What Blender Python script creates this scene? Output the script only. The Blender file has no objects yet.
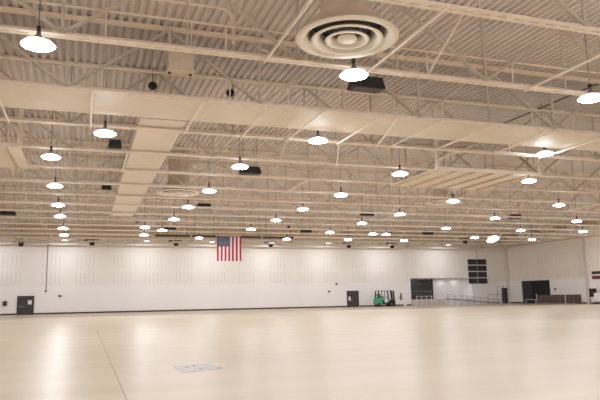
import bpy, math, random
from mathutils import Vector, Matrix
random.seed(7)
PI = math.pi
C = bpy.context.scene.collection

# ------------------------------------------------------------------ camera
F, YAW, PITCH, ROLL, EYE = 619.9, 0.3335, 0.1548, -0.0176, 1.6
cy, sy, cp, sp = math.cos(YAW), math.sin(YAW), math.cos(PITCH), math.sin(PITCH)
fw = Vector((sy*cp, cy*cp, sp)); r0 = Vector((cy, -sy, 0)); u0 = r0.cross(fw)
rt = math.cos(ROLL)*r0 + math.sin(ROLL)*u0
up = -math.sin(ROLL)*r0 + math.cos(ROLL)*u0
cam = bpy.data.cameras.new('camera'); cam.sensor_width = 36; cam.lens = F*36/600
cam.clip_start = .1; cam.clip_end = 400
co = bpy.data.objects.new('camera', cam); C.objects.link(co)
m = Matrix((rt, up, -fw)).transposed().to_4x4(); m.translation = Vector((0, 0, EYE))
co.matrix_world = m
bpy.context.scene.camera = co

def ray(px, py): return fw + rt*((px-300)/F) + up*((200-py)/F)
def flat(px, py, z):
    d = ray(px, py); t = (z-EYE)/d.z; return Vector((d.x*t, d.y*t, z))
def onY(px, py, Y):
    d = ray(px, py); return Vector((0, 0, EYE)) + d*(Y/d.y)
def onX(px, py, X):
    d = ray(px, py); return Vector((0, 0, EYE)) + d*(X/d.x)

# ------------------------------------------------------------------ materials
def R_(d): return math.radians(d)
def lin(c): return tuple((v/255/12.92 if v/255 <= .04045 else ((v/255+.055)/1.055)**2.4) for v in c)+(1,)
MATS = {}
def mat(name, rgb, rough=.6, metal=0, noise=.06, scale=3., spec=.5, bump=0):
    m = bpy.data.materials.new(name); m.use_nodes = True
    nt = m.node_tree; b = nt.nodes['Principled BSDF']
    b.inputs['Roughness'].default_value = rough; b.inputs['Metallic'].default_value = metal
    b.inputs['Specular IOR Level'].default_value = spec
    c = lin(rgb)
    tc = nt.nodes.new('ShaderNodeTexCoord'); n = nt.nodes.new('ShaderNodeTexNoise'); n.inputs['Scale'].default_value = scale
    n.inputs['Detail'].default_value = 4
    nt.links.new(tc.outputs['Object'], n.inputs['Vector'])
    r = nt.nodes.new('ShaderNodeValToRGB')
    r.color_ramp.elements[0].color = tuple(v*(1-noise) for v in c[:3])+(1,)
    r.color_ramp.elements[1].color = tuple(min(1, v*(1+noise)) for v in c[:3])+(1,)
    r.color_ramp.elements[0].position = .3; r.color_ramp.elements[1].position = .7
    nt.links.new(n.outputs['Fac'], r.inputs['Fac']); nt.links.new(r.outputs['Color'], b.inputs['Base Color'])
    if bump:
        bp = nt.nodes.new('ShaderNodeBump'); bp.inputs['Strength'].default_value = bump
        nt.links.new(n.outputs['Fac'], bp.inputs['Height']); nt.links.new(bp.outputs['Normal'], b.inputs['Normal'])
    MATS[name] = m; return m
def glow(name, rgb, strength, sample=True):
    m = bpy.data.materials.new(name); m.use_nodes = True
    nt = m.node_tree; b = nt.nodes['Principled BSDF']
    b.inputs['Base Color'].default_value = (.8, .8, .8, 1)
    b.inputs['Emission Color'].default_value = lin(rgb); b.inputs['Emission Strength'].default_value = strength
    m.cycles.emission_sampling = 'FRONT' if sample else 'NONE'
    MATS[name] = m; return m

WEB_SHADE = mat('cream steel with web shade in colour', (204, 192, 177), .6, noise=.06)  # darker than the chord steel: shade on the truss webs put into the colour
STEEL = mat('cream painted steel', (236, 220, 203), .55, noise=.05)
DECK = mat('cream painted roof deck', (214, 203, 196), .65, noise=.05, scale=.6)
PANEL = mat('cream sheet panel', (234, 222, 206), .6, noise=.04, scale=.8)
RIB = mat('tan ribs', (196, 172, 140), .6)
DUCT = mat('painted sheet duct', (214, 198, 178), .5, noise=.04)
BLACK = mat('black powder coat', (30, 28, 30), .5, noise=.15)
DARK = mat('dark brown steel', (58, 48, 46), .5, noise=.1)
DOORM = mat('dark door paint', (62, 54, 54), .45, noise=.08)
ROLL_ = mat('dark roller slats', (52, 50, 58), .4, noise=.1)
CHARC = mat('charcoal opening', (22, 22, 25), .6, noise=.1)
RUB = mat('rubber', (24, 24, 24), .8, noise=.1)
GREEN = mat('green machine paint', (74, 172, 134), .4, noise=.08)
GALV = mat('galvanised steel', (170, 166, 164), .4, metal=.5, noise=.08)
WHITE = mat('white enamel', (228, 224, 220), .5, noise=.03)
MAROON = mat('dark maroon boards', (98, 76, 72), .5, noise=.15)
TAUPE = mat('taupe boards', (128, 104, 98), .5, noise=.1)
GLASS = mat('dark glass', (48, 42, 46), .12, noise=.05)
PLATE = mat('lavender grey plate', (166, 158, 156), .45, noise=.08, scale=4)
BASEM = mat('dark brown rubber base', (88, 72, 62), .85, noise=.1)
LENS = glow('lamp lens', (236, 241, 250), 31)
BAND = glow('lamp side lens', (236, 241, 250), 135)
REFR = glow('lamp refractor', (236, 241, 250), 1.2, False)
GREYH = mat('lamp housing grey', (120, 112, 108), .45, metal=.3, noise=.05)
RED = mat('flag red', (176, 40, 62), .8, noise=.05)
FWHITE = mat('flag white', (236, 226, 226), .8, noise=.03)
NAVY = mat('flag navy', (40, 44, 84), .8, noise=.08)

def N(nt, t, **kw):
    n = nt.nodes.new(t)
    for k, v in kw.items(): setattr(n, k, v)
    return n
def M(nt, op, a, b=None):
    n = nt.nodes.new('ShaderNodeMath'); n.operation = op
    for i, v in enumerate((a, b)):
        if v is None: continue
        if isinstance(v, (int, float)): n.inputs[i].default_value = v
        else: nt.links.new(v, n.inputs[i])
    return n.outputs[0]
def wall_mat(name, axis, slots=True, low=(246, 242, 239), high=(242, 235, 226)):
    m = bpy.data.materials.new(name); m.use_nodes = True; nt = m.node_tree; b = nt.nodes['Principled BSDF']
    b.inputs['Roughness'].default_value = .55
    tc = N(nt, 'ShaderNodeTexCoord'); s = N(nt, 'ShaderNodeSeparateXYZ'); nt.links.new(tc.outputs['Object'], s.inputs[0])
    h = s.outputs[axis]; z = s.outputs[2]
    mix = N(nt, 'ShaderNodeMix', data_type='RGBA'); mix.inputs['A'].default_value = lin(low); mix.inputs['B'].default_value = lin(high)
    nt.links.new(M(nt, 'GREATER_THAN', z, 3.45), mix.inputs['Factor'])
    # beige painted strip over the blockwork
    mix2 = N(nt, 'ShaderNodeMix', data_type='RGBA'); mix2.inputs['B'].default_value = lin((220, 198, 168))
    nt.links.new(mix.outputs['Result'], mix2.inputs['A']); nt.links.new(M(nt, 'GREATER_THAN', z, 8.85), mix2.inputs['Factor'])
    out = mix2.outputs['Result']
    # block courses: faint joints
    jz = M(nt, 'LESS_THAN', M(nt, 'FRACT', M(nt, 'DIVIDE', z, .2)), .06)
    fac = M(nt, 'MULTIPLY', jz, .05)
    if slots:
        sl = M(nt, 'LESS_THAN', M(nt, 'FRACT', M(nt, 'DIVIDE', M(nt, 'ADD', h, 100.1), .5)), .22)
        gp = M(nt, 'LESS_THAN', M(nt, 'FRACT', M(nt, 'DIVIDE', M(nt, 'ADD', h, 102.0), 4.2)), .6)
        za = M(nt, 'MULTIPLY', M(nt, 'GREATER_THAN', z, 3.6), M(nt, 'LESS_THAN', z, 5.1))
        zb = M(nt, 'MULTIPLY', M(nt, 'GREATER_THAN', z, 5.6), M(nt, 'LESS_THAN', z, 7.3))
        msk = M(nt, 'MULTIPLY', M(nt, 'MULTIPLY', sl, gp), M(nt, 'ADD', za, zb))
        fac = M(nt, 'ADD', fac, M(nt, 'MULTIPLY', msk, .16))
    nz = N(nt, 'ShaderNodeTexNoise'); nz.inputs['Scale'].default_value = .35; nt.links.new(tc.outputs['Object'], nz.inputs['Vector'])
    fac = M(nt, 'ADD', fac, M(nt, 'MULTIPLY', nz.outputs['Fac'], .06))
    mx = N(nt, 'ShaderNodeMix', data_type='RGBA'); mx.inputs['B'].default_value = lin((140, 124, 112))
    nt.links.new(out, mx.inputs['A']); nt.links.new(fac, mx.inputs['Factor'])
    nt.links.new(mx.outputs['Result'], b.inputs['Base Color'])
    return m
WALLX = wall_mat('painted blockwork with sound slots', 0)
WALLY = wall_mat('painted blockwork with sound slots side', 1, low=(250, 247, 244), high=(244, 235, 223))
WALLP = wall_mat('plain painted blockwork', 0, False)

def floor_mat():
    m = bpy.data.materials.new('polished cream floor'); m.use_nodes = True; nt = m.node_tree; b = nt.nodes['Principled BSDF']
    tc = N(nt, 'ShaderNodeTexCoord'); s = N(nt, 'ShaderNodeSeparateXYZ'); nt.links.new(tc.outputs['Object'], s.inputs[0])
    mp = N(nt, 'ShaderNodeMapping'); mp.inputs['Scale'].default_value = (.06, .5, 1); nt.links.new(tc.outputs['Object'], mp.inputs[0])
    n = N(nt, 'ShaderNodeTexNoise'); n.inputs['Scale'].default_value = 1.4; n.inputs['Detail'].default_value = 6
    nt.links.new(mp.outputs[0], n.inputs['Vector'])
    r = N(nt, 'ShaderNodeValToRGB'); r.color_ramp.elements[0].position = .3; r.color_ramp.elements[1].position = .7
    r.color_ramp.elements[0].color = lin((188, 173, 150)); r.color_ramp.elements[1].color = lin((199, 184, 162))
    nt.links.new(n.outputs['Fac'], r.inputs['Fac'])
    # saw-cut joints running away from the camera
    j = M(nt, 'MULTIPLY', M(nt, 'LESS_THAN', M(nt, 'ABSOLUTE', M(nt, 'SUBTRACT', s.outputs[0], .7)), .013), M(nt, 'LESS_THAN', s.outputs[1], 36))
    mx = N(nt, 'ShaderNodeMix', data_type='RGBA'); mx.inputs['B'].default_value = lin((150, 118, 96))
    nt.links.new(r.outputs['Color'], mx.inputs['A']); nt.links.new(M(nt, 'MULTIPLY', j, .75), mx.inputs['Factor'])
    nt.links.new(mx.outputs['Result'], b.inputs['Base Color'])
    n2 = N(nt, 'ShaderNodeTexNoise'); n2.inputs['Scale'].default_value = .5; nt.links.new(tc.outputs['Object'], n2.inputs['Vector'])
    nt.links.new(M(nt, 'ADD', M(nt, 'MULTIPLY', n2.outputs['Fac'], .06), .31), b.inputs['Roughness'])
    b.inputs['Specular IOR Level'].default_value = .05
    return m
FLOOR = floor_mat()

# ------------------------------------------------------------------ mesh helpers
class MB:
    def __init__(s): s.v = []; s.f = []; s.smooth = []
    def add(s, vs, fs, sm=False):
        o = len(s.v); s.v += [tuple(v) for v in vs]; s.f += [tuple(i+o for i in f) for f in fs]; s.smooth += [sm]*len(fs); return s
    def box(s, a, b):
        x0, y0, z0 = a; x1, y1, z1 = b
        return s.add([(x0,y0,z0),(x1,y0,z0),(x1,y1,z0),(x0,y1,z0),(x0,y0,z1),(x1,y0,z1),(x1,y1,z1),(x0,y1,z1)],
              [(3,2,1,0),(4,5,6,7),(0,1,5,4),(1,2,6,5),(2,3,7,6),(3,0,4,7)])
    def bar(s, p, q, w, h, upv=(0,0,1)):   # rectangular bar from p to q
        p = Vector(p); q = Vector(q); d = (q-p).normalized(); U = Vector(upv)
        if abs(d.dot(U)) > .99: U = Vector((0,1,0))
        a = d.cross(U).normalized()*w/2; c = a.cross(d).normalized()*h/2
        vs = [p-a-c, p+a-c, p+a+c, p-a+c, q-a-c, q+a-c, q+a+c, q-a+c]
        return s.add(vs, [(0,1,2,3),(7,6,5,4),(4,5,1,0),(5,6,2,1),(6,7,3,2),(7,4,0,3)])
    def tube(s, pts, r, n=8):
        pts = [Vector(p) for p in pts]; rings = []
        for i, p in enumerate(pts):
            d = (pts[min(i+1, len(pts)-1)]-pts[max(i-1, 0)]).normalized()
            U = Vector((0,0,1)) if abs(d.z) < .95 else Vector((0,1,0))
            a = d.cross(U).normalized(); b = a.cross(d)
            rings.append([p+(a*math.cos(t*2*PI/n)+b*math.sin(t*2*PI/n))*r for t in range(n)])
        vs = [v for ring in rings for v in ring]; fs = []
        for i in range(len(pts)-1):
            for t in range(n):
                u = (t+1) % n; fs.append((i*n+t, i*n+u, (i+1)*n+u, (i+1)*n+t))
        s.add(vs, fs, True); s.add(rings[0], [tuple(range(n))]); s.add(rings[-1], [tuple(range(n))[::-1]]); return s
    def lathe(s, prof, n=24, c=(0,0,0), axis=2, sm=True):
        vs = []
        for r, z in prof:
            for t in range(n):
                x, y = r*math.cos(2*PI*t/n), r*math.sin(2*PI*t/n)
                P = (x, y, z) if axis == 2 else ((x, z, y) if axis == 1 else (z, x, y))
                vs.append((P[0]+c[0], P[1]+c[1], P[2]+c[2]))
        fs = []
        for i in range(len(prof)-1):
            for t in range(n):
                u = (t+1) % n; fs.append((i*n+t, i*n+u, (i+1)*n+u, (i+1)*n+t))
        return s.add(vs, fs, sm)
    def prism(s, poly, y0, y1):  # poly in (x,z), extruded along y
        n = len(poly)
        vs = [(x, y0, z) for x, z in poly]+[(x, y1, z) for x, z in poly]
        fs = [tuple(range(n)), tuple(range(2*n-1, n-1, -1))]+[(i, i+n, (i+1) % n+n, (i+1) % n) for i in range(n)]
        return s.add(vs, fs)
    def mesh(s, name, m, bevel=0):
        me = bpy.data.meshes.new(name); me.from_pydata(s.v, [], s.f); me.materials.append(m)
        for p, k in zip(me.polygons, s.smooth): p.use_smooth = k
        me.update(); return me
    def build(s, name, m, parent=None, bevel=0):
        o = bpy.data.objects.new(name, s.mesh(name, m)); C.objects.link(o); o.parent = parent
        if bevel:
            md = o.modifiers.new('bevel', 'BEVEL'); md.width = bevel; md.segments = 2; md.limit_method = 'ANGLE'
        return o
def tag(o, label=None, cat=None, group=None, kind=None):
    if label: o['label'] = label
    if cat: o['category'] = cat
    if group: o['group'] = group
    if kind: o['kind'] = kind
    return o
def empty(name, loc, label, cat, group=None, rz=0):
    o = bpy.data.objects.new(name, None); C.objects.link(o); o.location = loc; o.rotation_euler = (0, 0, rz)
    o.empty_display_size = .2
    return tag(o, label, cat, group)
def inst(name, me, parent, loc=(0,0,0)):
    o = bpy.data.objects.new(name, me); C.objects.link(o); o.parent = parent; o.location = loc; return o
def copy_tree(o, parent=None):
    c = o.copy(); C.objects.link(c); c.parent = parent
    for ch in [k for k in bpy.data.objects if k.parent == o]: copy_tree(ch, c)
    return c
def struct(name, mb, m, parent=None):
    o = mb.build(name, m, parent)
    if parent is None: o['kind'] = 'structure'
    return o
ORD = 'zeroth first second third fourth fifth sixth seventh eighth ninth tenth eleventh twelfth thirteenth fourteenth fifteenth sixteenth seventeenth'.split()

# ------------------------------------------------------------------ the hall
X0, X1, Y0, Y1, ZC = -22., 64., -12., 83.73, 11.08
struct('floor', MB().box((X0-.3, Y0-.3, -.2), (X1+.3, Y1+4, 0)), FLOOR)
# roof deck with flutes running away from the camera
P = .3; n = int((X1-X0)/P); vs = []; fs = []
prof = []
for i in range(n+1):
    x = X0+i*P; prof += [(x, ZC), (x+.14, ZC), (x+.18, ZC+.09), (x+.26, ZC+.09)]
for x, z in prof: vs += [(x, Y0, z), (x, Y1+.3, z)]
for i in range(len(prof)-1): fs.append((2*i, 2*i+1, 2*i+3, 2*i+2))
struct('ceiling', MB().add(vs, fs), DECK)
# back wall with the dock recess cut out
RX0, RX1, RZ, RY = 46.4, 57.2, 4.05, Y1+2.6
wb = MB()
wb.box((X0-.3, Y1, 0), (RX0, Y1+.3, ZC+.1)); wb.box((RX0, Y1, RZ), (RX1, Y1+.3, ZC+.1)); wb.box((RX1, Y1, 0), (X1+.3, Y1+.3, ZC+.1))
struct('wall_back', wb, WALLX)
rc = MB()
rc.box((RX0-.2, RY, 0), (RX1+.2, RY+.2, RZ+.2)); rc.box((RX0-.2, Y1+.3, 0), (RX0, RY, RZ+.2)); rc.box((RX1, Y1+.3, 0), (RX1+.2, RY, RZ+.2))
struct('wall_recess', rc, WALLP)
struct('ceiling_recess', MB().box((RX0-.2, Y1+.3, RZ), (RX1+.2, RY, RZ+.2)), WHITE)
# right wall with the large opening
oa = onX(522, 282, X1); ob = onX(548, 281, X1); OY0, OY1, OZ = ob.y-.2, oa.y, 3.3
wr = MB()
wr.box((X1, Y0-.3, 0), (X1+.3, OY0, ZC+.1)); wr.box((X1, OY0, OZ), (X1+.3, OY1, ZC+.1)); wr.box((X1, OY1, 0), (X1+.3, Y1+.3, ZC+.1))
struct('wall_right', wr, WALLY)
struct('wall_left', MB().box((X0-.3, Y0-.3, 0), (X0, Y1, ZC+.1)), WALLY)
struct('wall_front', MB().box((X0, Y0-.3, 0), (X1, Y0, ZC+.1)), WALLX)
# beam that rings the walls under the roof
struct('trim_right_beam', MB().box((X1-.7, Y0, 9.0), (X1, Y1, 10.25)), PANEL)
struct('trim_back_band', MB().box((X0, Y1-.12, 8.9), (X1-.7, Y1, 9.5)), PANEL)
bb = MB()
for a, b in ((X0, -7.75), (-5.85, 35.9), (37.85, RX0), (RX1+3.9, 61.9)): bb.box((a, Y1-.03, 0), (b, Y1, .2))
struct('baseboard_back', bb, BASEM)
bb = MB()
for a, b in ((Y0, OY0), (OY1, Y1)): bb.box((X1-.03, a, 0), (X1, b, .2))
struct('baseboard_right', bb, BASEM)
PIL = mat('grey beige pilaster paint', (216, 205, 194), .6)
struct('trim_corner_pilaster', MB().box((X1-.35, Y1-.35, 0), (X1, Y1, 9.0)), PIL)
yp = onX(586.5, 260, X1).y
struct('trim_side_pilaster', MB().box((X1-.25, yp-.3, 0), (X1, yp+.3, 9.0)), PIL)
struct('trim_back_pilaster', MB().box((45.1, Y1-.14, 0), (45.5, Y1, 8.9)), WALLP)

# doors
def hall_door(name, x0, x1, h, panic=True, win=None, Y=Y1):
    d = MB().box((x0, Y-.05, 0), (x1, Y+.02, h)).build(name, DOORM); d['kind'] = 'structure'
    fr = MB(); fr.box((x0-.08, Y-.08, 0), (x0, Y, h+.08)); fr.box((x1, Y-.08, 0), (x1+.08, Y, h+.08)); fr.box((x0, Y-.08, h), (x1, Y, h+.08))
    fr.build('door_frame', DARK, d)
    if panic: MB().bar((x0+.1, Y-.12, 1.0), (x0+(x1-x0)*.45, Y-.12, 1.0), .06, .05).build('push_bar', GALV, d)
    if win: MB().box((win[0], Y-.07, win[1]), (win[2], Y-.045, win[3])).build('door_window', WHITE, d)
    return d
hall_door('door_1', -7.68, -5.92, 2.2, win=(-6.55, 1.25, -6.1, 1.75))
hall_door('door_2', 36.0, 37.7, 2.25, win=(36.15, .9, 36.5, 1.5))
a = onY(502, 289, Y1); hall_door('door_3', a.x, a.x+1.15, 2.35, panic=False)
# roller door at the back of the dock recess
d = MB().build('door_4', ROLL_); d['kind'] = 'structure'
s = MB()
for k in range(16): s.box((RX0+.15, RY-.1-.02*(k % 2), .9+k*.19), (51.55, RY-.02, .9+k*.19+.17))
s.build('roller_slats', ROLL_, d)
MB().bar((RX0+.15, RY-.14, 2.05), (51.55, RY-.14, 2.05), .03, .08).build('lift_rail', GALV, d)
f = MB(); f.box((RX0, RY-.16, .9), (RX0+.15, RY, 4.0)); f.box((51.55, RY-.16, .9), (51.7, RY, 4.0)); f.build('door_frame', DARK, d)
# dark double leaf door standing in the large opening of the right wall
d = MB().build('door_5', CHARC); d['kind'] = 'structure'
ym = OY1-(OY1-OY0)*.36
MB().box((X1+.12, OY0, 0), (X1+.2, ym-.05, OZ)).build('door_panel', CHARC, d)
MB().box((X1+.05, ym+.05, 0), (X1+.13, OY1, OZ)).build('door_panel', mat('dark slate door', (42, 43, 47), .4), d)
MB().box((X1-.02, ym-.06, 0), (X1+.2, ym+.06, OZ)).build('door_post', DARK, d)
f = MB(); f.box((X1-.03, OY0-.1, 0), (X1, OY0, OZ+.1)); f.box((X1-.03, OY1, 0), (X1, OY1+.1, OZ+.1)); f.box((X1-.03, OY0, OZ), (X1, OY1, OZ+.1)); f.build('door_frame', DARK, d)

# high gridded window above the ramp
a = onY(467.3, 259.5, Y1); wx0, wx1, wz0, wz1 = a.x, a.x+3.35, 3.15, 6.95
w = MB().box((wx0, Y1-.06, wz0), (wx1, Y1-.02, wz1)).build('window_1', WHITE); w['kind'] = 'structure'
ph = (wz1-wz0-.16*3)/4; pw = (wx1-wx0-.12)/2
for i in range(4):
    for j in range(2):
        x = wx0+j*(pw+.12); z = wz0+i*(ph+.16)
        MB().box((x, Y1-.14, z), (x+pw, Y1-.06, z+ph)).build('window_pane', GLASS, w)
        MB().bar((x+.05, Y1-.15, z+ph*.5), (x+pw-.05, Y1-.15, z+ph*.5), .02, .05).build('glazing_bar', DARK, w)
tag(MB().tube([(wx0+1.7, Y1-.05, wz1), (wx0+1.7, Y1-.05, 8.9)], .03).build('conduit', GALV),
    'thin grey conduit rising from the high gridded window to the roof', 'conduit')

# ------------------------------------------------------------------ roof trusses
ZB, ZT = 8.5, ZC
S, D0 = 4.384, 16.68
NODE = 6.6; XN0 = -.8
bn = [XN0+NODE*k for k in range(-3, 10)]          # bottom nodes
BX0, BX1 = bn[0], bn[-1]
TX0, TX1 = X0+.02, X1-.02
def angle_pair(p, q, w, gap=.03):                     # double angle: two bars side by side with spacers
    b = MB(); p = Vector(p); q = Vector(q); o = Vector((0, (w+gap)/2, 0))
    for sg in (-1, 1): b.bar(p+o*sg, q+o*sg, w, w, (0, 0, 1))
    return b
me_bot = MB()
for sg in (-1, 1):
    me_bot.box((BX0, sg*.095-.07, 0), (BX1, sg*.095+.07, .03)); me_bot.box((BX0, sg*.03-.011, .025), (BX1, sg*.03+.011, .13))
x = BX0+.5
while x < BX1: me_bot.box((x, -.025, .0), (x+.2, .025, .1)); x += .5
me_bot = me_bot.mesh('bottom_chord', STEEL)
me_top = MB()
for sg in (-1, 1): me_top.box((TX0, sg*.08-.06, ZT-ZB-.025), (TX1, sg*.08+.06, ZT-ZB-.001)); me_top.box((TX0, sg*.03-.011, ZT-ZB-.15), (TX1, sg*.03+.011, ZT-ZB-.025))
me_top = me_top.mesh('top_chord', STEEL)
H = ZT-ZB
me_up = angle_pair((0, 0, .08), (NODE/2, 0, H-.1), .07).mesh('diagonal_brace', WEB_SHADE)
me_dn = angle_pair((0, 0, H-.1), (NODE/2, 0, .08), .07).mesh('diagonal_brace', WEB_SHADE)
me_post = MB().box((-.04, -.04, .05), (.04, .04, H-.08)).mesh('vertical_post', WEB_SHADE)
me_thin = MB().box((-.025, -.025, .05), (.025, .025, H-.08)).mesh('vertical_post', WEB_SHADE)
me_gus = MB().box((-.22, -.012, .02), (.22, .012, .26)).mesh('gusset_plate', STEEL)
TY = [D0+S*k for k in range(-1, 16)]
for k, Y in enumerate(TY):
    t = empty('roof_truss', (0, Y, ZB), 'long cream steel roof truss spanning the hall, the %s truss counted from the camera' % ORD[k+1], 'roof truss', 'roof trusses')
    inst('bottom_chord', me_bot, t); inst('top_chord', me_top, t)
    for i, x in enumerate(bn):
        inst('gusset_plate', me_gus, t, (x, 0, 0))
        inst('vertical_post', me_post, t, (x, 0, 0))
        inst('diagonal_brace', me_up, t, (x, 0, 0))
        if i+1 < len(bn):
            inst('vertical_post', me_thin, t, (x+NODE/2, 0, 0))
        if i > 0: inst('diagonal_brace', me_dn, t, (x-NODE/2, 0, 0))
    # raised stiffener line with short struts
    st = MB().box((BX0, -.02, .85), (BX1, .02, .90))
    x = BX0+1.1
    while x < BX1: st.box((x-.02, -.02, .1), (x+.02, .02, .86)); x += 2.2*(1.5 if k % 2 else 1)
    if k in (1, 2, 3, 5, 7): st.build('stiffener_rail', STEEL, t)

# bracing tubes between the bottom chords
def brace(x, i, j, z=8.468, name='bracing_tube', x2=None):
    o = MB().tube([(x, TY[i]-.16, z), (x if x2 is None else x2, TY[j]+.16, z)], .04, 6).build(name, STEEL)
    return tag(o, 'thin cream bracing tube laid across under neighbouring roof trusses', 'bracing tube', 'bracing tubes under the trusses')
for x in (4.8, 8.1, 14.1): brace(x, 0, 1)
for x in (-3.0, 0.0, 3.75, 6.2, 8.25, 10.7, 13.3, 15.7, 19, 22): brace(x, 2, 3)
brace(11.4, 2, 3, x2=12.7)
brace(10.7, 3, 4, x2=12.5)
for i, x in ((4, 1.7), (5, 12.4), (6, 38.8), (8, 25.6)): brace(x, i, i+1)
# sloping cross bridging from a bottom chord up to the next top chord
def bridging(x, i, flip=False):
    za, zb = (ZT-.2, ZB+.1) if flip else (ZB+.1, ZT-.2)
    o = MB().bar((x, TY[i]+.05, za), (x, TY[i+1]-.05, zb), .05, .05).build('cross_bridging', STEEL)
    tag(o, 'sloping cream bridging bar joining two neighbouring roof trusses', 'bridging bar', 'bridging bars between the trusses')
for i in (0, 1, 3, 4, 5, 6, 7, 8, 9, 10, 11, 12, 13, 14, 15):
    for q, x in enumerate((-14, -4.1, 10.2, 24.6, 34.4, 48.7)): bridging(x, i, (i+q) % 2 == 0)
bridging(5.3, 1, False)

# ------------------------------------------------------------------ flat panels lying among the trusses
zp = ZB+.14
pn = MB(); pn.box((-18, 21.25, zp), (BX1-2, 24.15, zp+.08)); 
for x in range(-17, 56, 3): pn.box((x, 21.25, zp-.02), (x+.05, 24.15, zp)); pn.box((x, 21.14, ZB+.03), (x+.05, 21.3, zp+.02))
tag(pn.build('walkway_deck', PANEL), 'long wide cream panel walkway crossing the whole roof behind the third truss', 'walkway')
pn = MB(); pn.box((1.85, 24.3, zp), (3.65, 54.3, zp+.08)); 
for y in range(26, 54, 4): pn.box((1.85, y, zp-.015), (3.65, y+.04, zp))
tag(pn.build('walkway_deck', PANEL), 'narrow cream panel walkway running away from the camera towards the flag wall', 'walkway')
def drop(x0, x1, y0, y1, side, name):
    t = empty('ceiling_panel', ((x0+x1)/2, y0, ZB), 'cream ribbed ceiling panel hung in the roof on the %s of the photo' % side, 'ceiling panel')
    L = t.location
    def b(n_, mb, m_): 
        mb.v = [(v[0]-L[0], v[1]-L[1], v[2]-L[2]) for v in mb.v]; return mb.build(n_, m_, t)
    b('sheet', MB().box((x0, y0, ZB-.04), (x1, y1, ZB-.01)), PANEL)
    x = x0+.05
    while x < x1-.1: b('rib', MB().box((x, y0, ZB-.14), (x+.12, y1, ZB-.04)), RIB); x += 1.25
    fr = MB(); fr.box((x0, y0-.06, ZB-.1), (x1, y0, ZB+.1)); fr.box((x0, y1, ZB-.1), (x1, y1+.06, ZB)); b('edge_frame', fr, PANEL)
    for xx in (x0, x1):
        for yy in (y0, y1): b('hanger_post', MB().box((xx-.1, yy-.34, ZB-.1), (xx+.1, yy-.18, ZC)), STEEL)
    for q in range(4): b('rail', MB().bar((x0-.02, y0-.2, ZB+.4+q*.55), (x0-.02, y0-4.2, ZB+.4+q*.55), .05, .05), STEEL)
    return t
drop(18.1, 25.0, 29.3, 34.6, 'right', 'a'); drop(-8.6, -2.95, 29.62, 34.3, 'left', 'b')

# ------------------------------------------------------------------ conduits and small ducts near the camera
def conduit(pts, label, m=GALV, r=.045):
    return tag(MB().tube(pts, r, 8).build('conduit', m), label, 'conduit')
a = flat(35, 6, 10.3); 
arc = [(3.6+.35*math.sin(t), 17.25, 9.85+.35*math.cos(t)) for t in [i*PI/12 for i in range(7)]]
conduit([(-4.5, 17.25, 10.2)]+arc+[(3.95, 17.25, 9.1)], 'beige conduit with a curved elbow under the deck, upper left', STEEL, .05)
conduit([(22, 14, ZC-.05), (22, 29, ZC-.05)], 'dark conduit under the deck at the upper right', DARK, .03)
v = flat(180, 72, 9.25)
t = empty('heater_cabinet', v, 'square beige heater cabinet hung under the deck above the near end of the narrow walkway', 'heater')
MB().box((-.42, -.3, 0), (.42, .3, .75)).build('cabinet', DUCT, t, .02); MB().box((-.46, -.34, -.05), (.46, .34, 0)).build('flange', DUCT, t)
for sx in (-.36, .36): MB().tube([(sx, 0, .74), (sx, 0, ZC-9.25)], .02, 6).build('hanger_rod', STEEL, t)
for sx in (-.35, .35): MB().lathe([(0, -.1), (.05, -.1), (.05, -.05), (.0, -.05)], 10, (sx, 0, 0)).build('bolt', DARK, t)

# ------------------------------------------------------------------ round diffusers
def make_diffuser(loc, label, RR=1.4):
    t = empty('round_diffuser', loc, label, 'air diffuser', 'round air diffusers')
    MB().lathe([(RR, 0), (RR-.02, -.03), (RR-.22, -.02), (RR-.42, .22), (RR-.44, .22), (RR-.24, .02), (RR, .02), (RR, 0)], 48).build('outer_ring', PANEL, t)
    k = 0
    for ro, ri in ((.98, .68), (.60, .36)):
        MB().lathe([(ro, -.04), (ro-.01, -.07), (ro-.1, -.06), (ri, .2), (ri-.02, .2), (ro-.12, -.03), (ro, -.04)], 40).build('cone_ring', PANEL, t)
    MB().lathe([(0, -.05), (.26, -.05), (.28, -.02), (.2, .12), (0, .12)], 32).build('centre_disc', PANEL, t)
    MB().lathe([(.98, .22), (.98, .45), (.7, .7), (.7, ZC-loc[2])], 40).build('neck_duct', DUCT, t)
    MB().lathe([(0, .4), (.97, .4)], 32).build('damper', BLACK, t)
    return t
c = flat(347, 38.5, 8.5)
make_diffuser((c.x, c.y, 8.5), 'large round cream air diffuser at the top of the photo, nearest the camera')
c = flat(178, 193.5, 8.5); make_diffuser((c.x, 40.7, 8.5), 'round cream air diffuser above and left of the flag, far smaller looking than the nearest')
c = flat(443, 203, 8.5); make_diffuser((c.x, 40.7, 8.5), 'round cream air diffuser below the right ribbed ceiling panel')
c = flat(411, 244.5, 8.5); make_diffuser((c.x, 75.9, 8.45), 'round cream air diffuser near the back wall, above the corner of the dock recess')

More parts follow.
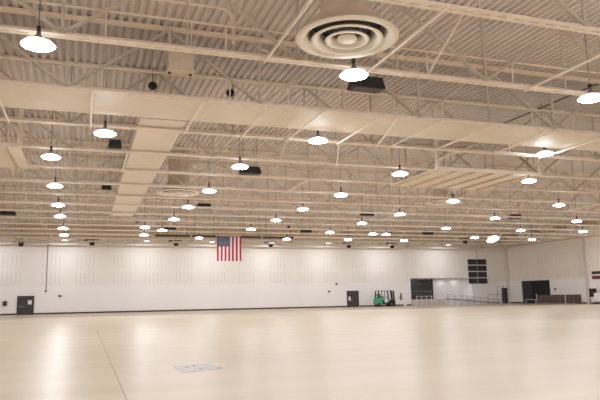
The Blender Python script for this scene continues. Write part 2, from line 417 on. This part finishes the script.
# ------------------------------------------------------------------ high bay lamps
ZL = 8.0
def lamp_master():
    t = empty('high_bay_lamp', (0, 0, ZL), 'x', 'lamp')
    MB().lathe([(.0, 0), (.345, 0)], 16, sm=False).build('lens', LENS, t)
    MB().lathe([(.345, 0), (.41, .042)], 16).build('lens_band', BAND, t)
    MB().lathe([(.41, .042), (.425, .05), (.35, .13), (.12, .2)], 20).build('refractor', REFR, t)
    MB().lathe([(0, .18), (.12, .18), (.11, .27), (.06, .33), (.05, .42), (0, .42)], 20).build('ballast_housing', GREYH, t)
    MB().tube([(0, 0, .4), (0, 0, ZC-ZL)], .014, 6).build('stem', GREYH, t)
    MB().box((-.045, -.045, .44), (.045, .045, .56)).build('hook_box', BLACK, t)
    return t
rows = [[(38,47),(354,77),(591,100)], [(105,135),(318,142),(545,155)], [(51,159),(240,168),(400,175),(529,182)],
 [(55,187),(209,192),(341,196),(453,202),(559,206)], [(58,206),(188,208),(303,210),(400,215),(495,219),(577,222)],
 [(60,217),(174,220),(276,221),(362,224),(446,229),(521,231),(583,232)],
 [(63,229),(145,228),(162,231),(251,230),(330,233),(373,234.5),(386,235)],
 [(64,235.5),(144,235.5),(199,238.5),(287,239.5),(348,240),(404,241),(474.5,238),(532,240)]]
first = lamp_master(); used = False; LAMPS = []
def place_lamp(x, y, label, group, s=1.0):
    global used
    for Y in TY:
        if abs(y-Y) < .2: y = Y+(.2 if y > Y else -.2)
    o = first if not used else copy_tree(first); used = True
    o.location = (x, y, ZL); o['label'] = label; o['group'] = group
    return o
names = {0: 'nearest', 1: 'second', 2: 'third', 3: 'fourth', 4: 'fifth', 5: 'sixth', 6: 'seventh', 7: 'farthest'}
for i, rw in enumerate(rows):
    for j, (px, py) in enumerate(rw):
        zz = ZL
        v = flat(px, py, zz)
        lab = 'glowing high bay lamp, %s from the left in the %s of the eight lamp rows' % (ORD[j+1], names[i])
        o = place_lamp(v.x, v.y, lab, 'high bay lamps')
        o.location.z = zz; LAMPS.append((v.x, v.y))
        if i == 1:                      # this row hangs just clear of the walkway edge
            q = 24.6/v.y; o.location = (v.x*q, v.y*q, EYE+(zz-EYE)*q)
v = flat(493, 239.5, 8.2)
t = empty('tilted_lamp', v, 'large bright lamp tilted towards the camera, up left of the narrow corner door', 'lamp')
tl = Matrix.Rotation(R_(-24), 4, 'X')
def tilt(mb): mb.v = [tuple(tl @ Vector(q)) for q in mb.v]; return mb
tilt(MB().lathe([(.0, 0), (.72, 0)], 20, sm=False)).build('lens', glow('tilted lamp lens', (240, 244, 255), 6), t)
tilt(MB().lathe([(.72, -.01), (.78, 0), (.6, .22), (.2, .4), (0, .4)], 24).add([], [])).build('reflector_dish', REFR, t)
MB().tube([(0, .1, .3), (0, .1, ZC-8.2)], .03, 6).build('stem', GREYH, t)
# lamp grid continued out of view, added for brightness beside and behind the camera
hid = []
for x in (-10.5, -1.6, 7.2, 16, 25, 34, 43, 52): hid += [(x, 8.5), (x, .5), (x, -7)]
for y in (16.3, 29.5, 44.4, 59.3): hid += [(-11, y), (-19, y)]
for y in (16.3,): hid += [(29, y), (38, y), (47, y), (57, y)]
for y in (29.5, 37): hid += [(43, y), (53, y), (60, y)]
for y in (38, 44.4, 51): hid += [(60, y)]  # these and the next pair are unseen, added to brighten the right wall
hid += [(61, 55.2), (61, 58.5)]
for x, y in hid: place_lamp(x, y, 'glowing high bay lamp added over the unseen part of the hall beside or behind the camera', 'added high bay lamps out of frame')

# lamp row added up between the last trusses to brighten the back wall
v0 = ZL; 
for k, x in enumerate((-11, -2.5, 7.2, 15.5, 23.6, 31.8, 41, 51)):
    o = place_lamp(x, 80.1, 'added lamp tucked between the last trusses by the back wall, %s from the left' % ORD[k+1], 'added high bay lamps nearest the back wall')
    o.location.z = 8.72
for o in [q for q in bpy.data.objects if q.name.startswith('stem') and q.parent and q.parent.name.startswith('high_bay_lamp')]:
    zl = o.parent.location.z; k = (ZC-zl-.4)/(ZC-ZL-.4)
    o.scale.z = k; o.location.z = .4*(1-k)
# recess downlights
for k, px in enumerate((418, 445, 458)):
    x = onY(px, 279, Y1+1.3).x
    t = empty('recess_downlight', (x, Y1+1.9, RZ-.12), 'small round downlight in the dock recess ceiling, %s from the left' % ORD[k+1], 'downlight', 'recess downlights')
    MB().lathe([(.0, 0), (.12, 0)], 12, sm=False).build('lens', LENS, t); MB().lathe([(.12, -.01), (.16, -.01), (.16, .12), (.12, .12)], 16).build('housing', GREYH, t)

# ------------------------------------------------------------------ loudspeakers and other dark boxes in the roof
def speaker_master():
    t = empty('hanging_loudspeaker', (0, 0, 0), 'x', 'loudspeaker')
    MB().prism([(-.62, -.16), (.62, -.16), (.5, .22), (-.5, .22)], -.28, .28).build('cabinet', BLACK, t, .02)
    MB().box((-.5, -.24, -.185), (.5, .24, -.162)).build('grille', DARK, t)
    for sx in (-.42, .42): MB().tube([(sx, 0, .2), (sx, 0, ZC-8.75)], .012, 6).build('hanger', DARK, t)
    return t
sp = None
SP = [((366, 85), 'behind the nearest lamp right of centre, beside the large diffuser'), ((250, 171), 'just right of the lamp above the flag, near the photo centre'), ((204, 206.5), 'beside the lamps straight above the flag'),
      ((122, 147), 'below the left lamp of the second row'), ((170, 228), 'left of and above the flag, among the far lamps'), ((8, 213), 'at the left edge of the photo above the dark door'),
      ((306, 231), 'right of the flag, among the far trusses'), ((367, 214), 'above the middle dark door, fairly far back'), ((428, 233), 'above the dock recess'), ((515, 217), 'above the right wall corner'), ((110, 187), 'beside the narrow walkway, left of it')]
for (px, py), wh in SP:
    v = flat(px, py, 8.75)
    if 1 < v.x < 4.5 and 24 < v.y < 54: v.x = 1.1
    for Y in TY:
        if abs(v.y-Y) < .45: v.y = Y+(.45 if v.y > Y else -.45)
    if sp is None: sp = speaker_master(); o = sp
    else: o = copy_tree(sp)
    if px in (122, 110): o.scale = (.5, .5, 1)
    o.location = (v.x, v.y, 8.75); o['label'] = 'black hanging loudspeaker box '+wh; o['group'] = 'hanging loudspeakers'
cmr = None
ZG = 10.3
def globe_master():
    t = empty('globe_speaker', (0, 0, 0), 'x', 'speaker')
    MB().lathe([(0, -.15), (.1, -.135), (.18, -.06), (.19, .04), (.13, .14), (.05, .18), (0, .18)], 20).build('shell', BLACK, t)
    MB().lathe([(0, -.16), (.09, -.15)], 16).build('grille', DARK, t)
    MB().tube([(0, 0, .2), (0, 0, ZC-ZG)], .015, 6).build('hanger', DARK, t); return t
for (px, py), wh in [((229, 95), 'above the third truss, left of centre'), ((152, 88), 'above the near end of the narrow walkway'), ((137, 223), 'above the bright lamp cluster left of the flag'), ((218, 226), 'straight above the flag'), ((289, 227), 'above and right of the flag')]:
    v = flat(px, py, ZG)
    for Y in TY:
        if abs(v.y-Y) < .3: v.y = Y+(.3 if v.y > Y else -.3)
    if cmr is None: cmr = globe_master(); o = cmr
    else: o = copy_tree(cmr)
    o.location = (v.x, v.y, ZG); o['label'] = 'small round black speaker hanging '+wh; o['group'] = 'round black speakers'
def flood_master():
    t = empty('floodlight', (0, 0, 0), 'x', 'floodlight')
    MB().box((-.26, -.14, -.3), (.26, .14, .14)).build('lamp_head', BLACK, t, .03)
    MB().box((-.2, -.16, -.24), (.2, -.14, .08)).build('lens_glass', GLASS, t)
    y = MB(); y.box((-.3, -.03, -.1), (-.27, .03, .3)); y.box((.27, -.03, -.1), (.3, .03, .3)); y.box((-.3, -.03, .3), (.3, .03, .33)); y.build('yoke', DARK, t)
    MB().box((-.8, -.05, .33), (.8, .05, .42)).build('cross_bar', DARK, t)
    MB().box((-.95, -.1, .22), (-.5, .1, .36)).build('ballast_box', DARK, t)
    MB().tube([(0, 0, .4), (0, 0, ZC-8.5)], .02, 6).build('hanger', DARK, t); return t
fl = None
for (px, py), wh in [((21, 244), 'above the left dark door'), ((92, 243.5), 'right of the wall conduit'), ((176, 243.5), 'left of the flag'), ((270, 245), 'right of the flag'), ((347, 246), 'above the middle dark door'), ((392, 246), 'above the green forklift'), ((465, 241.5), 'above and left of the gridded window')]:
    v = flat(px, py, 8.5)
    if 79.5 < v.y < 80.7: v.y = 79.2
    if v.y > 81.9: v = onY(px, py, 81.6)
    for Y in TY:
        if abs(v.y-Y) < .35: v.y = Y-.35
    if fl is None: fl = flood_master(); o = fl
    else: o = copy_tree(fl)
    o.location = v if v.z > 8 else (v.x, v.y, 8.45); o['label'] = 'small black floodlight under the roof edge '+wh; o['group'] = 'black floodlights'
# dark heater tubes in a line in front of the back wall
for (a_, b_), wh in [(((155, 235.5), (190, 236)), 'outermost on the left of the flag'), (((192, 236), (216, 236.5)), 'directly left of the flag'), (((241, 237), (261, 237.5)), 'directly right of the flag'), (((263, 237.5), (293, 238)), 'outermost on the right of the flag')]:
    p, q = onY(*a_, 68.9), onY(*b_, 68.9)
    t = empty('ceiling_pipe', (0, 0, 0), 'long dark horizontal pipe under the roof, '+wh, 'pipe', 'dark pipes beside the flag')
    MB().tube([(p.x, 68.9, p.z), (q.x, 68.9, q.z)], .12, 10).build('pipe_body', DARK, t)
    for f_ in (.1, .9): MB().bar((p.x+(q.x-p.x)*f_, 68.9, p.z), (p.x+(q.x-p.x)*f_, 68.9, ZC), .04, .04).build('hanger', DARK, t)

# ------------------------------------------------------------------ flag hanging on the back wall (vertical, canton top left)
fy = 68.9
fx0, fx1, fz0, fz1 = onY(217, 250, fy).x, onY(241.3, 250, fy).x, onY(229, 261, fy).z, onY(229, 237, fy).z
t = empty('flag', (fx0, fy, fz0), 'red, white and blue striped flag hanging vertically below the roof by the back wall', 'flag')
W, Hf = fx1-fx0, fz1-fz0
def wav(x, z): return .05*math.sin(x*4.2+.4)*(1-.5*z/Hf)
def sheet(x0, x1, z0, z1, off=0, nx=6, nz=10, th=.012):
    b = MB(); vs = []; fs = []
    for sd in (0, 1):
        for i in range(nx+1):
            for j in range(nz+1):
                x = x0+(x1-x0)*i/nx; z = z0+(z1-z0)*j/nz; vs.append((x, wav(x, z)-off+sd*th, z))
    n2 = (nx+1)*(nz+1)
    for i in range(nx):
        for j in range(nz):
            q = i*(nz+1)+j; fs.append((q, q+nz+1, q+nz+2, q+1)); fs.append((n2+q, n2+q+1, n2+q+nz+2, n2+q+nz+1))
    return b.add(vs, fs, True)
cw, ch = W*7/13, Hf*.4
for k in range(13):
    z1 = Hf-ch if k < 7 else Hf
    sheet(k*W/13, (k+1)*W/13, 0, z1, nx=2).build('stripe', RED if k % 2 == 0 else FWHITE, t)
sheet(0, cw, Hf-ch, Hf, nx=8).build('canton', NAVY, t)
stars = MB()
for i in range(9):
    for j in range(6 if i % 2 == 0 else 5):
        zc = Hf-ch+ch*(i+1)/10; xc = cw*((2*j+1 if i % 2 == 0 else 2*j+2))/12
        vs = [(xc, wav(xc, zc)-.02, zc)]+[(xc+(.06 if q % 2 == 0 else .025)*math.sin(q*PI/5), wav(xc, zc)-.02, zc+(.06 if q % 2 == 0 else .025)*math.cos(q*PI/5)) for q in range(10)]
        stars.add(vs, [(0, q+1, (q+1) % 10+1) for q in range(10)])
stars.build('stars', FWHITE, t)
MB().tube([(-.15, 0, Hf+.03), (W+.15, 0, Hf+.03)], .04, 8).build('flag_pole', DARK, t)
for f_ in (.05, .95): MB().tube([(W*f_, 0, Hf+.03), (W*f_, 0, ZC-fz0)], .012, 6).build('hanging_wire', DARK, t)

# ------------------------------------------------------------------ small things on the back wall
a, b = onY(48, 247, Y1-.05), onY(46, 290, Y1-.05)
t = empty('wall_conduit', (b.x, Y1-.04, b.z), 'thin brown conduit running down the back wall near its left end', 'conduit')
MB().tube([(0, 0, 0), (0, 0, 8.9-b.z)], .05, 8).build('pipe', TAUPE, t); MB().box((-.12, -.05, -.25), (.12, .04, 0)).build('junction_box', TAUPE, t)
a, b = onY(2.8, 301, Y1), onY(7, 306, Y1)
t = empty('wall_panel', (a.x, Y1-.05, b.z), 'small dark wall cabinet left of the left dark door', 'cabinet')
MB().box((0, -.06, 0), (b.x-a.x, .05, a.z-b.z)).build('cabinet_box', TAUPE, t); MB().box((.08, -.075, .08), (b.x-a.x-.08, -.06, a.z-b.z-.08)).build('cabinet_door', DARK, t)
for px, py, lab in ((60, 296, 'small grey alarm on the wall right of the left dark door'), (336.5, 284, 'small grey alarm high on the wall left of the middle dark door'), (329, 291.5, 'small dark wall plate left of the middle dark door, lower of two')):
    a = onY(px, py, Y1)
    t = empty('wall_alarm', (a.x, Y1-.02, a.z), lab, 'alarm')
    MB().box((-.18, -.06, -.12), (.18, .02, .12)).build('housing', TAUPE, t, .02); MB().lathe([(0, -.1), (.07, -.1), (.09, -.06)], 12, axis=1).build('sounder', DARK, t)
a = onX(555.5, 289, X1)
t = empty('wall_horn', (X1, a.y, a.z), 'small brown horn on the right wall above the folded bleachers', 'horn')
MB().box((-.08, -.16, -.16), (0, .16, .16)).build('housing', TAUPE, t, .02); MB().lathe([(0, -.14), (.09, -.14), (.12, -.08)], 14, axis=0).build('cone', DARK, t)

# floor plate
t = empty('floor_plate', (2.55, 14.95, 0), 'flat lavender grey metal plate let into the cream floor near the camera', 'floor plate')
p = [flat(173, 366.5, 0), flat(206, 363.5, 0), flat(223, 368.5, 0), flat(183, 373, 0)]
p = [Vector((v.x-2.55, v.y-14.95, 0)) for v in p]
def slab(pts, z0, z1): 
    n_ = len(pts); return MB().add([(v[0], v[1], z0) for v in pts]+[(v[0], v[1], z1) for v in pts], [tuple(range(n_))[::-1], tuple(range(n_, 2*n_))]+[(i, (i+1) % n_, (i+1) % n_+n_, i+n_) for i in range(n_)])
slab([p[3], p[2], p[1], p[0]], -.001, .006).build('plate', PLATE, t)
for (x, y) in ((-.05, .35), (.0, -.35), (.42, -.42), (-.25, .1)):
    MB().box((x, y, .006), (x+.07, y+.12, .012)).build('cover_screw', GREYH, t)

# ------------------------------------------------------------------ ramp, landing and railings at the dock recess
t = empty('dock_ramp', (51.6, Y1-1.2, 0), 'long low white ramp sloping down to the right below the gridded window', 'ramp')
MB().prism([(0, 0), (9.6, 0), (9.6, .04), (0, .9)], 0, 1.16).build('ramp_body', WHITE, t)
MB().prism([(0, .9), (9.6, .04), (9.6, .14), (0, 1.0)], -.04, .02).build('edge_curb', DARK, t)
t = empty('dock_landing', (RX0, Y1, 0), 'raised dock landing inside the wall recess in front of the dark roller door', 'landing')
MB().box((.02, -1.2, 0), (5.18, 2.55, .88)).build('platform', mat('pale concrete', (206, 194, 184), .6), t)
MB().box((5.22, .02, 0), (10.7, 2.55, .84)).build('rear_platform', WHITE, t)
t = empty('ramp_railing', (51.9, Y1-1.32, 0), 'thin grey guard railing along the front of the long ramp', 'railing')
def rz(x): return .9-(.9-.04)*x/9.6
for h in (.62, .34): MB().bar((0, 0, rz(0)+h+.06), (9.3, 0, rz(9.3)+h+.06), .045, .045).build('rail', GALV, t)
for k in range(9):
    x = k*1.16; MB().box((x-.025, -.025, 0), (x+.025, .025, rz(x)+.7)).build('post', GALV, t)
t = empty('landing_railing', (46.6, Y1-1.34, 0), 'white posts and rail in front of the dark roller door', 'railing')
for h in (1.35, .75): MB().bar((0, 0, h), (5.0, 0, h), .05, .05).build('rail', WHITE, t)
for k in range(7):
    x = k*.82; MB().box((x-.035, -.03, 0), (x+.035, .03, 1.38)).build('post', WHITE, t)
# tall pipe frame beside the corner door
a = onY(488, 293.5, Y1-1.6); b = onY(497, 285, Y1-1.6)
t = empty('pipe_frame', (a.x, Y1-1.6, 0), 'thin grey pipe frame standing left of the narrow corner door', 'frame')
for x0_, x1_, h in ((0, 2.4, 1.45), (b.x-a.x, 2.9, 2.65)):
    MB().tube([(x0_, 0, 0), (x0_, 0, h), (x1_, 0, h), (x1_, 0, 0)], .035, 8).build('frame_tube', GREYH, t)

# ------------------------------------------------------------------ forklift
def forklift(loc):
    t = empty('forklift', loc, 'green forklift with a black overhead guard parked against the back wall', 'forklift')
    bd = MB().prism([(0, .35), (.05, 1.05), (.25, 1.25), (.95, 1.3), (1.05, 1.1), (1.15, .35)], -.5, .5).build('counterweight', GREEN, t, .09)
    MB().prism([(1.0, .3), (1.0, .95), (1.35, .9), (1.45, .5), (2.45, .5), (2.6, .95), (2.8, .95), (2.8, .3)], -.48, .48).build('chassis', BLACK, t, .03)
    MB().prism([(.35, 1.3), (.35, 1.38), (1.35, 1.38), (1.35, .95), (1.1, .95)], -.35, .35).build('engine_hood', GREEN, t, .03)
    s_ = MB(); s_.box((.75, -.25, 1.38), (1.3, .25, 1.48)); s_.prism([(.7, 1.4), (.6, 1.85), (.72, 1.87), (.86, 1.45)], -.25, .25); s_.build('seat', RUB, t, .03)
    st = MB().tube([(2.35, 0, .9), (2.1, 0, 1.35)], .03, 8).build('steering_column', BLACK, t)
    rg = [Vector((2.08, 0, 1.38))+Vector((.09*math.cos(q), .2*math.sin(q), .16*math.cos(q))) for q in [i*2*PI/16 for i in range(17)]]
    MB().tube(rg, .018, 6).build('steering_wheel', RUB, st)
    for x0_, x1_ in ((.35, .45), (2.5, 2.35)):
        for sy_ in (-.46, .46): MB().bar((x0_, sy_, .9 if x0_ > 1 else 1.2), (x1_, sy_, 2.2), .14, .1).build('guard_post', BLACK, t)
    g = MB()
    for sy_ in (-.46, .46): g.bar((.4, sy_, 2.22), (2.4, sy_, 2.22), .08, .07)
    for k in range(9): g.bar((.42+k*.245, -.46, 2.23), (.42+k*.245, .46, 2.23), .05, .04)
    g.build('overhead_guard', BLACK, t)
    for sy_ in (-.44, .44): MB().bar((1.42, sy_, .9), (1.42, sy_, 2.2), .06, .05).build('guard_post', BLACK, t)
    for sy_ in (-.33, .33): MB().bar((2.95, sy_, .12), (2.9, sy_, 2.25), .16, .18).build('mast_rail', BLACK, t)
    c_ = MB()
    for z in (.5, 1.3, 2.15): c_.bar((2.93, -.33, z), (2.93, .33, z), .08, .1)
    c_.build('mast_crossbar', BLACK, t)
    MB().tube([(2.9, 0, .3), (2.88, 0, 1.9)], .05, 10).build('lift_cylinder', GALV, t)
    cg = MB(); cg.box((3.02, -.48, .3), (3.08, .48, .4)); cg.box((3.02, -.48, .7), (3.08, .48, .8))
    for k in range(5): cg.box((3.03, -.46+k*.22, .8), (3.06, -.42+k*.22, 1.25))
    cg.box((3.03, -.46, 1.22), (3.06, .46, 1.27)); cg.build('load_backrest', BLACK, t)
    for sy_ in (-.3, .3):
        fk = MB().prism([(3.08, .85), (3.13, .85), (3.14, .1), (4.1, .06), (4.1, .03), (3.08, .04)], sy_-.06, sy_+.06); fk.build('fork', DARK, t)
    for x_, rr in ((.55, .27), (2.45, .34)):
        for sy_ in (-.52, .4):
            wl = MB().lathe([(.1, 0), (rr-.06, 0), (rr, .04), (rr, .14), (rr-.06, .18), (.1, .18)], 22, (x_, sy_-.03, rr), axis=1).build('wheel', RUB, t)
            MB().lathe([(0, -.005), (rr*.5, -.005), (rr*.5, .185), (0, .185)], 16, (x_, sy_-.03, rr), axis=1).build('hub', GREYH, wl)
    MB().box((.02, -.64, 1.55), (.14, -.5, 1.75)).build('mirror', BLACK, t); MB().bar((.4, -.48, 1.6), (.1, -.56, 1.64), .02, .02).build('mirror_arm', BLACK, t)
    return t
a = onY(374.6, 304.5, 81.4); forklift((a.x, 81.4, 0))
a = onY(401, 296.5, Y1)
t = empty('wall_sign', (a.x, Y1, a.z), 'small grey sign on the back wall right of the green forklift', 'sign')
MB().box((-.14, -.04, -.5), (.14, -.002, .5)).build('plate', GREYH, t); MB().box((-.24, -.06, -.3), (-.14, -.002, .05)).build('bracket', DARK, t)

# ------------------------------------------------------------------ right wall things
XB = X1
def bleacher(y0, y1, label, h):
    t = empty('folded_bleacher', (X1, y0, 0), label, 'bleachers', 'folded bleachers')
    L_ = y1-y0
    MB().box((-1.0, 0, 0), (-.02, L_, h-.04)).build('frame_box', MAROON, t)
    n_ = 4
    for k in range(n_):
        z = .12+k*(h-.1)/n_
        MB().box((-1.12+.02*k, .02, z), (-1.0, L_-.02, z+.11)).build('seat_board', TAUPE, t)
        MB().box((-1.04, .02, z+.11), (-1.0, L_-.02, z+.11+.08)).build('riser_board', MAROON, t)
    MB().box((-1.04, 0, h-.04), (-.02, L_, h)).build('top_board', TAUPE, t)
    MB().box((-1.1, 0, 0), (-1.0, L_, .07)).build('toe_rail', GALV, t)
    for q in (.15, .5, .85): MB().box((-1.13, L_*q-.03, 0), (-1.12, L_*q+.03, h-.1)).build('strap', DARK, t)
    return t
ya = onX(537, 300, X1-1.1).y; ybm = onX(551, 300, X1-1.1).y; yc = onX(575, 300, X1-1.1).y
bleacher(ybm+.05, ya, 'short folded bleacher section in dark maroon in front of the right wall opening', 1.2)
bleacher(yc, ybm-.05, 'long folded bleacher section in dark maroon against the right wall', 1.25)
for px, wh in ((536.8, 'at the left end of the folded bleachers'), (565.5, 'in front of the long folded bleacher section')):
    y = onX(px, 300, X1-1.35).y
    t = empty('white_post', (X1-1.35, y, 0), 'slim white barrier post '+wh, 'post', 'white barrier posts')
    MB().tube([(0, 0, .02), (0, 0, 1.35)], .045, 8).build('pole', WHITE, t); MB().lathe([(0, .05), (.18, .03), (.2, 0), (0, 0)], 16).build('base', GREYH, t)
    MB().lathe([(0, 1.42), (.06, 1.4), (.06, 1.34), (0, 1.34)], 12).build('cap', WHITE, t)
y0_, y1_ = onX(536, 300, X1-1.35).y, onX(526, 300, X1-1.35).y
t = empty('white_barrier_rail', (X1-1.35, y0_, 0), 'low white barrier rail in front of the dark opening', 'barrier')
MB().tube([(0, .15, .6), (0, y1_-y0_, .6)], .04, 8).build('rail', WHITE, t)
for q in (.15, y1_-y0_): MB().tube([(0, q, 0), (0, q, .62)], .035, 8).build('leg', WHITE, t)
# dark board on legs, sign above, white cart
a = onX(589.3, 289.5, X1-.8)
t = empty('display_board', (X1-.8, a.y, 0), 'dark framed display board on thin legs at the right end of the wall', 'display board')
bw = 1.15
MB().box((-.04, -bw, .95), (.04, 0, 1.95)).build('board_panel', CHARC, t)
MB().box((-.05, -bw*.72, 1.25), (-.04, -bw*.28, 1.65)).build('poster', DARK, t)
f = MB(); f.box((-.055, -bw, .9), (.055, 0, .96)); f.box((-.055, -bw, 1.94), (.055, 0, 2.0)); f.build('board_frame', DARK, t)
for y in (0, -bw): MB().box((-.03, y-.03, 0), (.03, y+.03, 2.1)).build('leg', DARK, t)
for y in (-.02, -bw+.02): MB().box((-.3, y-.03, 0), (.3, y+.03, .05)).build('foot', DARK, t)
a, b = onX(592, 271.5, X1-.1), onX(592, 279.2, X1-.1)
t = empty('scoreboard', (X1-.12, a.y, b.z), 'dark red and black scoreboard with a white band high on the right wall', 'scoreboard')
Ws = 2.6; Hs = a.z-b.z
MB().box((-.06, -Ws, 0), (.11, 0, Hs)).build('case', DARK, t)
MB().box((-.08, -Ws+.08, Hs*.42), (-.06, -.08, Hs*.62)).build('white_band', WHITE, t)
MB().box((-.08, -Ws+.08, .06), (-.06, -.08, Hs*.36)).build('red_band', mat('dark red', (120, 40, 44), .5), t)
a, b = onX(595.6, 290, X1-1.9), onX(595.6, 303, X1-1.9)
t = empty('linen_cart', (X1-1.9, a.y, 0), 'white covered cart on castors at the right edge of the photo', 'cart')
MB().box((-.45, -1.5, .3), (.45, 0, 1.45)).build('cover', WHITE, t, .15)
MB().box((-.48, -1.52, .2), (.48, .02, .3)).build('base_tray', TAUPE, t)
for sx in (-.35, .35):
    for y in (-.15, -1.35): MB().lathe([(0, -.03), (.1, -.03), (.1, .03), (0, .03)], 12, (sx, y, .1), axis=1).build('castor', RUB, t)

# ------------------------------------------------------------------ look
sc = bpy.context.scene
w = bpy.data.worlds.new('world'); sc.world = w; w.use_nodes = True; w.node_tree.nodes['Background'].inputs[0].default_value = (0, 0, 0, 1)
sc.view_settings.view_transform = 'Standard'; sc.view_settings.look = 'None'; sc.view_settings.gamma = 1
sc.view_settings.use_curve_mapping = False
sc.view_settings.exposure = 1.22
sc.cycles.use_denoising = True
sc.cycles.max_bounces = 8; sc.cycles.diffuse_bounces = 5
sc.cycles.use_light_tree = True
